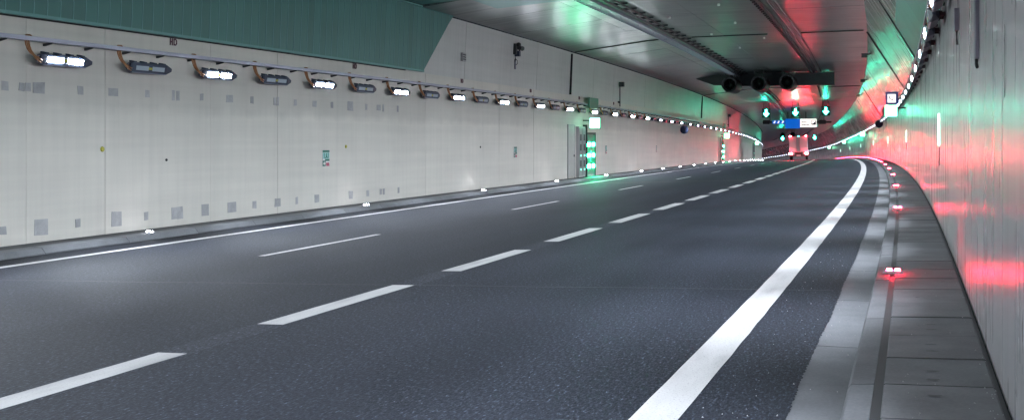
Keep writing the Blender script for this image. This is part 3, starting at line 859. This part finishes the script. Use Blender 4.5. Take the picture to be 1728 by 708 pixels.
# ================================================================ TRUCK
S_T = 149.0
tk = thing('box_truck', P(S_T, -7.62, 0.0), -heading(S_T), 'white box truck with glowing red tail lights in the middle lane, seen from behind', 'truck')
tk.rotation_euler = (-.0165, math.atan(-BANK), -heading(S_T))
MB().box(-1.15, 1.15, 0, 6.2, 1.0, 3.0).build('cargo_box', M['truck'], tk)
for x0, x1 in ((-1.09, -.012), (.012, 1.09)):
    d = MB().box(x0, x1, -.035, -.002, 1.06, 2.92).build('rear_door', M['truck'], tk)
    xm = x1-.18 if x0 < 0 else x0+.18
    MB().box(xm-.02, xm+.02, -.075, -.036, 1.06, 2.92).build('lock_bar', M['galv'], d)
f = MB(); f.box(-.45, .45, .1, 7.6, .62, .98); f.build('chassis', M['steel_dark'], tk)
MB().box(-1.15, 1.15, -.06, .08, .48, .68).build('bumper', M['steel_dark'], tk)
for x in (-.98, .98):
    l = MB().box(x-.20, x+.20, -.09, -.0, .72, .94).build('tail_light', M['steel_dark'], tk)
    MB().box(x-.17, x+.17, -.115, -.092, .75, .91).build('lens', M['tail'], l)
    l = MB().box(x-.10, x+.10, -.07, -.0, 3.01, 3.13).build('marker_light', M['steel_dark'], tk)
    MB().box(x-.08, x+.08, -.09, -.072, 3.03, 3.11).build('lens', M['tail'], l)
for x in (-.98, .98):
    for y in (1.3, 7.0):
        w = MB().ring([(.30, -.14), (.46, -.14), (.49, -.10), (.49, .10), (.46, .14), (.30, .14)], 24, axis='x', c=(x, y, .49)).build('wheel', M['rubber'], tk)
        MB().ring([(.0, -.06), (.12, -.08), (.31, -.13), (.31, .13), (.12, .08), (.0, .06)], 20, axis='x', c=(x, y, .49)).build('rim', M['galv'], w)
f = MB(); f.prism([(6.5, .7), (8.4, .7), (8.45, 1.7), (8.0, 2.5), (6.5, 2.6)], -1.1, 1.1, axis='x'); f.build('cab', M['truck'], tk)
MB().box(-.26, .26, -.075, -.062, .52, .64).build('number_plate', M['sign_white'], tk)

# ================================================================ LEFT WALL FITTINGS
def exit_sign(s, label):
    t = thing('exit_sign', P(s, WL, 1.505), -heading(s), label, 'sign', 'escape signs on the left wall')
    x = .006
    MB().box(x, x+.012, -.20, .20, -.225, .225).build('plate', M['sign_white'], t)
    def pr(name, y0, y1, z0, z1, m, sk=0.0):
        f = MB(); f.prism([(y0, z0), (y1, z0), (y1+sk, z1), (y0+sk, z1)], x+.0125, x+.0155, axis='x'); f.build(name, m, t)
    pr('green_band', -.19, .19, .165, .22, M['sign_green'])
    pr('green_band', -.06, .19, -.075, -.02, M['sign_green'])
    pr('pictogram_field', -.185, .185, -.015, .155, M['sign_teal'])
    pr('arrow_field', -.19, -.03, -.215, -.06, M['sign_green'])
    pr('red_field', .01, .19, -.215, -.12, M['sign_red'], -.02)
    f = MB()       # running figure between two door posts
    for (a, b, c, d) in ((-.13, -.10, .0, .15), (.10, .13, .0, .15)): f.prism([(a, c), (b, c), (b, d), (a, d)], x+.016, x+.018, axis='x')
    f.ring([(.0, x+.018), (.026, x+.018)], 12, axis='x', c=(0, .01, .115))
    f.prism([(-.02, .09), (.03, .09), (.05, .04), (.09, .02), (.08, .0), (.02, .02), (-.05, -.01), (-.07, .01), (-.01, .045)], x+.016, x+.018, axis='x')
    f.build('pictogram', M['sign_green'], t)
    f = MB(); f.prism([(-.17, -.14), (-.10, -.08), (-.10, -.12), (-.05, -.12), (-.05, -.16), (-.10, -.16), (-.10, -.20)], x+.016, x+.018, axis='x'); f.build('arrow', M['sign_white'], t)
for s_, lab in ((27.65, 'green and white escape sign with a red corner on the left wall, nearest one'), (44.4, 'narrow green escape sign on the left wall before the green-lit door'),
                (61.1, 'small escape sign on the left wall just beyond the green-lit door'), (77.2, 'tiny escape sign on the left wall before the round sign')): exit_sign(s_, lab)
def dot(s, h, r, m, lab, cat):
    f = MB().ring([(.0, .022), (r*.8, .022), (r, .006), (r, .0)], 14, axis='x').build('wall_marker', m)
    place(f, s, WL+.005, h); tag(f, lab, cat)
dot(18.38, 1.84, .055, M['yellow'], 'small yellow marker disc on the left wall below the unlit first lamp', 'marker')
dot(28.86, 1.82, .05, M['yellow'], 'faint yellow marker disc on the left wall right of the nearest escape sign', 'marker')
dot(20.45, 1.59, .03, M['seal'], 'small black stud on the left wall right of the yellow disc', 'stud')
dot(40.09, 1.74, .04, M['seal'], 'small dark stud on the left wall before the second escape sign', 'stud')
for k_, s_ in enumerate((20.7, 29.42, 38.13, 46.58, 55.04, 63.09)):
    f = MB(); w = .016; y = -.125
    f.box(0, .008, y, y+.035, -.075, .075); f.box(0, .008, y+.07, y+.105, -.075, .075); f.box(0, .008, y+.035, y+.07, -.018, .018)
    f.box(0, .008, y+.135, y+.165, -.075, .075); f.box(0, .008, y+.165, y+.22, .045, .075); f.box(0, .008, y+.165, y+.22, -.075, -.045)
    f.prism([(y+.215, .07), (y+.255, .035), (y+.255, -.035), (y+.215, -.07), (y+.215, -.03), (y+.225, 0), (y+.215, .03)], 0, .008, axis='x')
    o = f.build('stencil_mark', M['maroon']); place(o, s_, WL+.006 if s_ < 33 else WL+.006, 4.135)
    tag(o, f'dark red stencilled HD mark above the left lamp row, {ORD[k_]} from the left', 'marking', 'stencilled marks')
# grey junction box
jb = thing('junction_box', P(38.2, WL-.01, 5.0), -heading(38.2), 'grey slotted junction box on the upper left wall beside the green cladding', 'box')
MB().box(0, .09, -.17, .17, -.15, .15).build('case', M['patch'], jb)
for z in (-.08, 0, .08): MB().box(.091, .096, -.14, .14, z-.02, z+.02).build('slot', M['steel_dark'], jb)
# CCTV unit
cc = thing('surveillance_camera', P(44.3, WL-.02, 5.55), -heading(44.3), 'dark surveillance camera on a bracket high on the left wall', 'camera')
MB().box(0, .16, -.20, .02, -.02, .42).build('back_box', M['steel_dark'], cc)
MB().box(.05, .25, -.06, .14, -.09, .12).build('arm_housing', M['housing'], cc)
f = MB(); f.tube([(.2, .08, .10), (.24, .12, .26)], .04, 8); f.build('arm', M['steel_dark'], cc)
f = MB(); f.ring([(.0, -.25), (.09, -.25), (.10, .16), (.0, .17)], 16, c=(.26, .16, .25)); f.build('camera_tube', M['steel_dark'], cc, smooth=False)
f = MB(); f.ring([(.0, -.16), (.08, -.12), (.10, 0), (.06, .08), (0, .1)], 14, c=(.22, -.02, .38)); f.build('spotlight', M['seal'], cc)
MB().box(.02, .07, .0, .08, -.62, -.22).build('conduit', M['galv'], cc)
f = MB(); f.tube([(.06, .04, -.08), (.07, -.02, -.2), (.06, -.02, -.3), (.05, .03, -.32)], .018, 6); f.tube([(.06, .06, -.2), (.08, .22, -.26), (.08, .24, -.38), (.06, .08, -.44)], .013, 6); f.build('cable', M['cable_b'], cc, smooth=True)
# sensors on poles
for s_, lab in ((64.5, 'dark sensor head on a thin pole above the left lamps beyond the green-lit door'), (129.2, 'tiny sensor head on a pole far along the left wall')):
    t = thing('pole_sensor', P(s_, WL+.02, 4.0), -heading(s_), lab, 'sensor')
    f = MB(); f.tube([(.06, 0, 0), (.06, 0, 1.3)], .03, 8); f.build('pole', M['steel_dark'], t)
    MB().box(.02, .30, -.12, .14, 1.15, 1.42).build('sensor_head', M['steel_dark'], t)
    MB().box(-.06, .05, -.05, .05, .2, .3).build('clamp', M['steel_dark'], t)
# round dark signs, backs towards us
for s_, o_, h_, lab in ((88.6, -14.72, 2.98, 'round dark blue sign sticking out from the left wall'), (101, .16, 3.15, 'round dark blue sign sticking out from the right wall in the bend')):
    t = thing('round_sign', P(s_, o_, h_), -heading(s_), lab, 'sign')
    MB().ring([(.0, -.02), (.31, -.02), (.33, 0), (.31, .03), (.0, .03)], 28).build('disc', M['sign_navy'], t)
    sd = -1 if o_ < -5 else 1
    MB().box(min(0, sd*.33), max(0, sd*.33), .03, .07, -.03, .03).build('arm', M['steel_dark'], t)

# ================================================================ EMERGENCY STATIONS
def light_box(s, side, label, phone):
    w0 = WL if side < 0 else WR
    o_ = w0-side*.62 if side < 0 else w0-.66
    t = thing('light_box', P(s, o_, 2.87 if side < 0 else 2.90), -heading(s), label, 'sign', 'green light boxes')
    MB().box(-.29, .29, -.06, .06, -.28, .28).build('case', M['sign_green'], t)
    for y0, y1 in ((-.068, -.061), (.061, .068)): MB().box(-.26, .26, y0, y1, -.25, .25).build('screen', M['box_green'], t)
    sd = side
    MB().box(min(.29*sd, .64*sd), max(.29*sd, .64*sd), -.03, .03, .10, .16).build('arm', M['steel_dark'], t)
    if phone:
        q = thing('phone_sign', P(s, o_+.04, 3.48), -heading(s), 'blue emergency phone sign with white field above the right green light box', 'sign')
        MB().box(-.28, .28, -.03, .03, -.29, .29).build('plate', M['phone_blue'], q)
        MB().box(-.19, .17, -.037, -.0305, -.20, .19).build('white_field', M['sign_lit'], q)
        f = MB(); pts = [(.0+.11*math.cos(a), -.041, .06+.12*math.sin(a)) for a in [PI*.95+PI*.75*i/8 for i in range(9)]]
        f.tube(pts, [.035, .03, .02, .018, .018, .018, .02, .03, .035], 7); f.build('handset', M['sign_ink'], q)
        MB().box(.28, .55, -.02, .02, -.05, .0).build('arm', M['steel_dark'], q)
def station(s, n):
    w = ('nearest', 'second', 'farthest')[n]
    X = WL+.006
    hd = -heading(s)
    d = thing('service_panel', P(s-3.6, X, 0), hd, f'grey service hatch in the left wall beside the {w} escape door', 'hatch')
    MB().box(0, .03, -.62, .62, .2, 2.72).build('leaf', M['hatch'], d)
    f = MB(); f.box(0, .045, -.68, -.625, .16, 2.78); f.box(0, .045, .625, .68, .16, 2.78); f.box(0, .045, -.624, .624, 2.725, 2.78); f.build('frame', M['patch'], d)
    MB().box(.031, .06, .42, .50, 1.2, 1.3).build('handle', M['steel_dark'], d)
    c = thing('emergency_cabinet', P(s-1.9, X, 0), hd, f'tall steel emergency cabinet left of the {w} green-lit escape door', 'cabinet')
    MB().box(0, .14, -.68, .68, .18, 2.70).build('case', M['patch'], c)
    for y in (-.36, .36):
        e = MB().box(.141, .160, y-.30, y+.30, .26, 2.62).build('door', M['door'], c)
        for z in (2.15, 1.65, .85): MB().box(.161, .166, y-.14, y+.14, z-.16, z+.16).build('window', M['steel_dark'], e)
        for z in (1.25, .55): MB().box(.161, .185, y-.03, y+.03, z-.035, z+.035).build('indicator', M['led_dim'], c)
    MB().box(0, .22, .70, .78, .15, 2.8).build('post', M['steel_dark'], c)
    e = thing('escape_door', P(s, X, 0), hd, f'teal escape door with rows of green lamps in the left wall, {w} one', 'door', 'escape doors')
    MB().box(0, .10, -1.0, 1.0, .16, 2.30).build('leaf', M['board'], e)
    f = MB(); f.box(0, .13, -1.10, -1.005, .14, 2.42); f.box(0, .13, 1.005, 1.10, .14, 2.42); f.box(0, .13, -1.004, 1.004, 2.305, 2.42); f.build('frame', M['steel_dark'], e)
    for y in (-.82, -.28, .62):
        for z in (.68, 1.24, 1.80): MB().box(.101, .135, y-.17, y+.17, z-.09, z+.09).build('green_lamp', M['led_green'], e)
    f = MB(); f.box(.105, .15, .0, .06, .9, 1.5); f.build('push_bar', M['galv'], e)
    b = MB().box(0, .04, -1.0, 1.0, -.27, .27).build('name_plate', M['sign_green']); place(b, s, WL+.03 if n == 0 else WL+.03, 4.40-.48); 
    b.location = P(s, WL+.26, 3.93); tag(b, f'blank dark green plate over the {w} escape door', 'sign')
    light_box(s-1.1, -1, f'glowing green-white light box sticking out above the {w} left escape door', False)
station(57.0, 0); station(121.5, 1); station(188.0, 2)
light_box(55.0, 1, 'glowing green-white light box below the blue phone sign, on the right wall', True)
light_box(140.0, 1, 'small green light box on the right wall, second from the right', False)
light_box(205.0, 1, 'tiny green light box far along the right wall in the bend', False)
light_box(265.0, 1, 'tiniest green light box at the far end of the right lamp row', False)

# ================================================================ RIGHT WALL FITTINGS
for k_, s_ in enumerate((20.15, 53.8, 90, 126, 162, 198, 234)):
    t = thing('guide_light', P(s_, WR, 1.70), -heading(s_), ('slim lit escape sign seen edge-on on the right wall, nearest and tallest one' if k_ == 0 else f'slim lit escape sign seen edge-on on the right wall, {ORD[k_]} from the right'), 'sign', 'lit escape signs on the right wall')
    MB().box(-.030, -.004, -.05, .05, -.28, .28).build('case', M['sign_white'], t)
    MB().box(-.035, -.031, -.04, .04, -.26, .26).build('screen', M['strip_green'], t)
    for y0, y1 in ((-.056, -.051), (.051, .056)): MB().box(-.027, -.007, y0, y1, -.265, .265).build('edge_glow', M['strip_green'], t)
    MB().box(-.02, -.003, -.02, .02, -.60, -.29).build('conduit', M['galv'], t)
cd = thing('conduit', P(9.48, WR, 2.16), -heading(9.48), 'vertical grey conduit running up the near right wall', 'conduit')
MB().box(-.032, -.004, -.10, .10, .02, 1.25).build('trunking', M['galv'], cd)
MB().box(-.036, -.0325, -.02, .02, .02, 1.25).build('cover_strip', M['patch'], cd)
f = MB(); f.tube([(-.018, .0, .03), (-.022, -.05, -.02), (-.022, -.16, -.05)], .013, 7); f.build('cable_tail', M['cable_b'], cd, smooth=True)
bx2 = thing('wall_socket', P(13.2, WR, 2.75), -heading(13.2), 'small dark fixing on the right wall near the top of the picture', 'fixing')
MB().box(-.05, -.004, -.08, .08, -.02, .22).build('case', M['galv'], bx2)
f = MB(); f.tube([(-.02, .05, -.02), (-.02, .07, -.12), (-.015, .12, -.16)], .01, 6); f.build('cable_tail', M['cable_b'], bx2, smooth=True)

for k_, (s_, lab) in enumerate(((63.5, 'black bracket arm at the right ceiling edge, nearest one'), (88.0, 'black bracket arm at the right ceiling edge, middle one'), (112.0, 'black bracket arm at the right ceiling edge, farthest one'))):
    t = thing('bracket_arm', P(s_, -1.2, 6.30), -heading(s_), lab, 'bracket', 'bracket arms at the ceiling edge')
    f = MB(); f.tube([(-.10, 0, -.12), (.20, 0, -.05), (.55, 0, -.45)], .05, 8); f.build('arm', M['cable_b'], t)
    MB().box(-.32, .0, -.15, .15, -.26, -.04).build('sensor_head', M['steel_dark'], t)
    MB().box(.45, .66, -.10, .10, -.62, -.38).build('base_plate', M['cable_b'], t)

grit = MB()
rg = random.Random(3)
for _ in range(240):
    if rg.random() < .55: s_, o_, h_ = 5.5+rg.random()**2*16, rg.uniform(-1.2, -.40), .006
    else: s_, o_, h_ = 5.5+rg.random()**2*14, rg.choice((rg.uniform(-.14, .44), rg.uniform(.40, .46))), .131
    r_ = rg.uniform(.003, .008)
    b_ = len(grit.v)
    c_ = P(s_, o_, h_)
    grit.v += [(c_[0]+r_*rg.uniform(.6, 1.2)*math.cos(a), c_[1]+r_*rg.uniform(.6, 1.4)*math.sin(a), c_[2]) for a in (0, 2.1, 4.2)]+[(c_[0], c_[1], c_[2]+r_)]
    for q in ((0, 1, 3), (1, 2, 3), (2, 0, 3)): grit.face([b_+x for x in q], [(0, 0)]*3)
tag(grit.build('road_grit', M['patch']), 'loose pale grit scattered on the road edge and walkway', 'grit', kind='stuff')
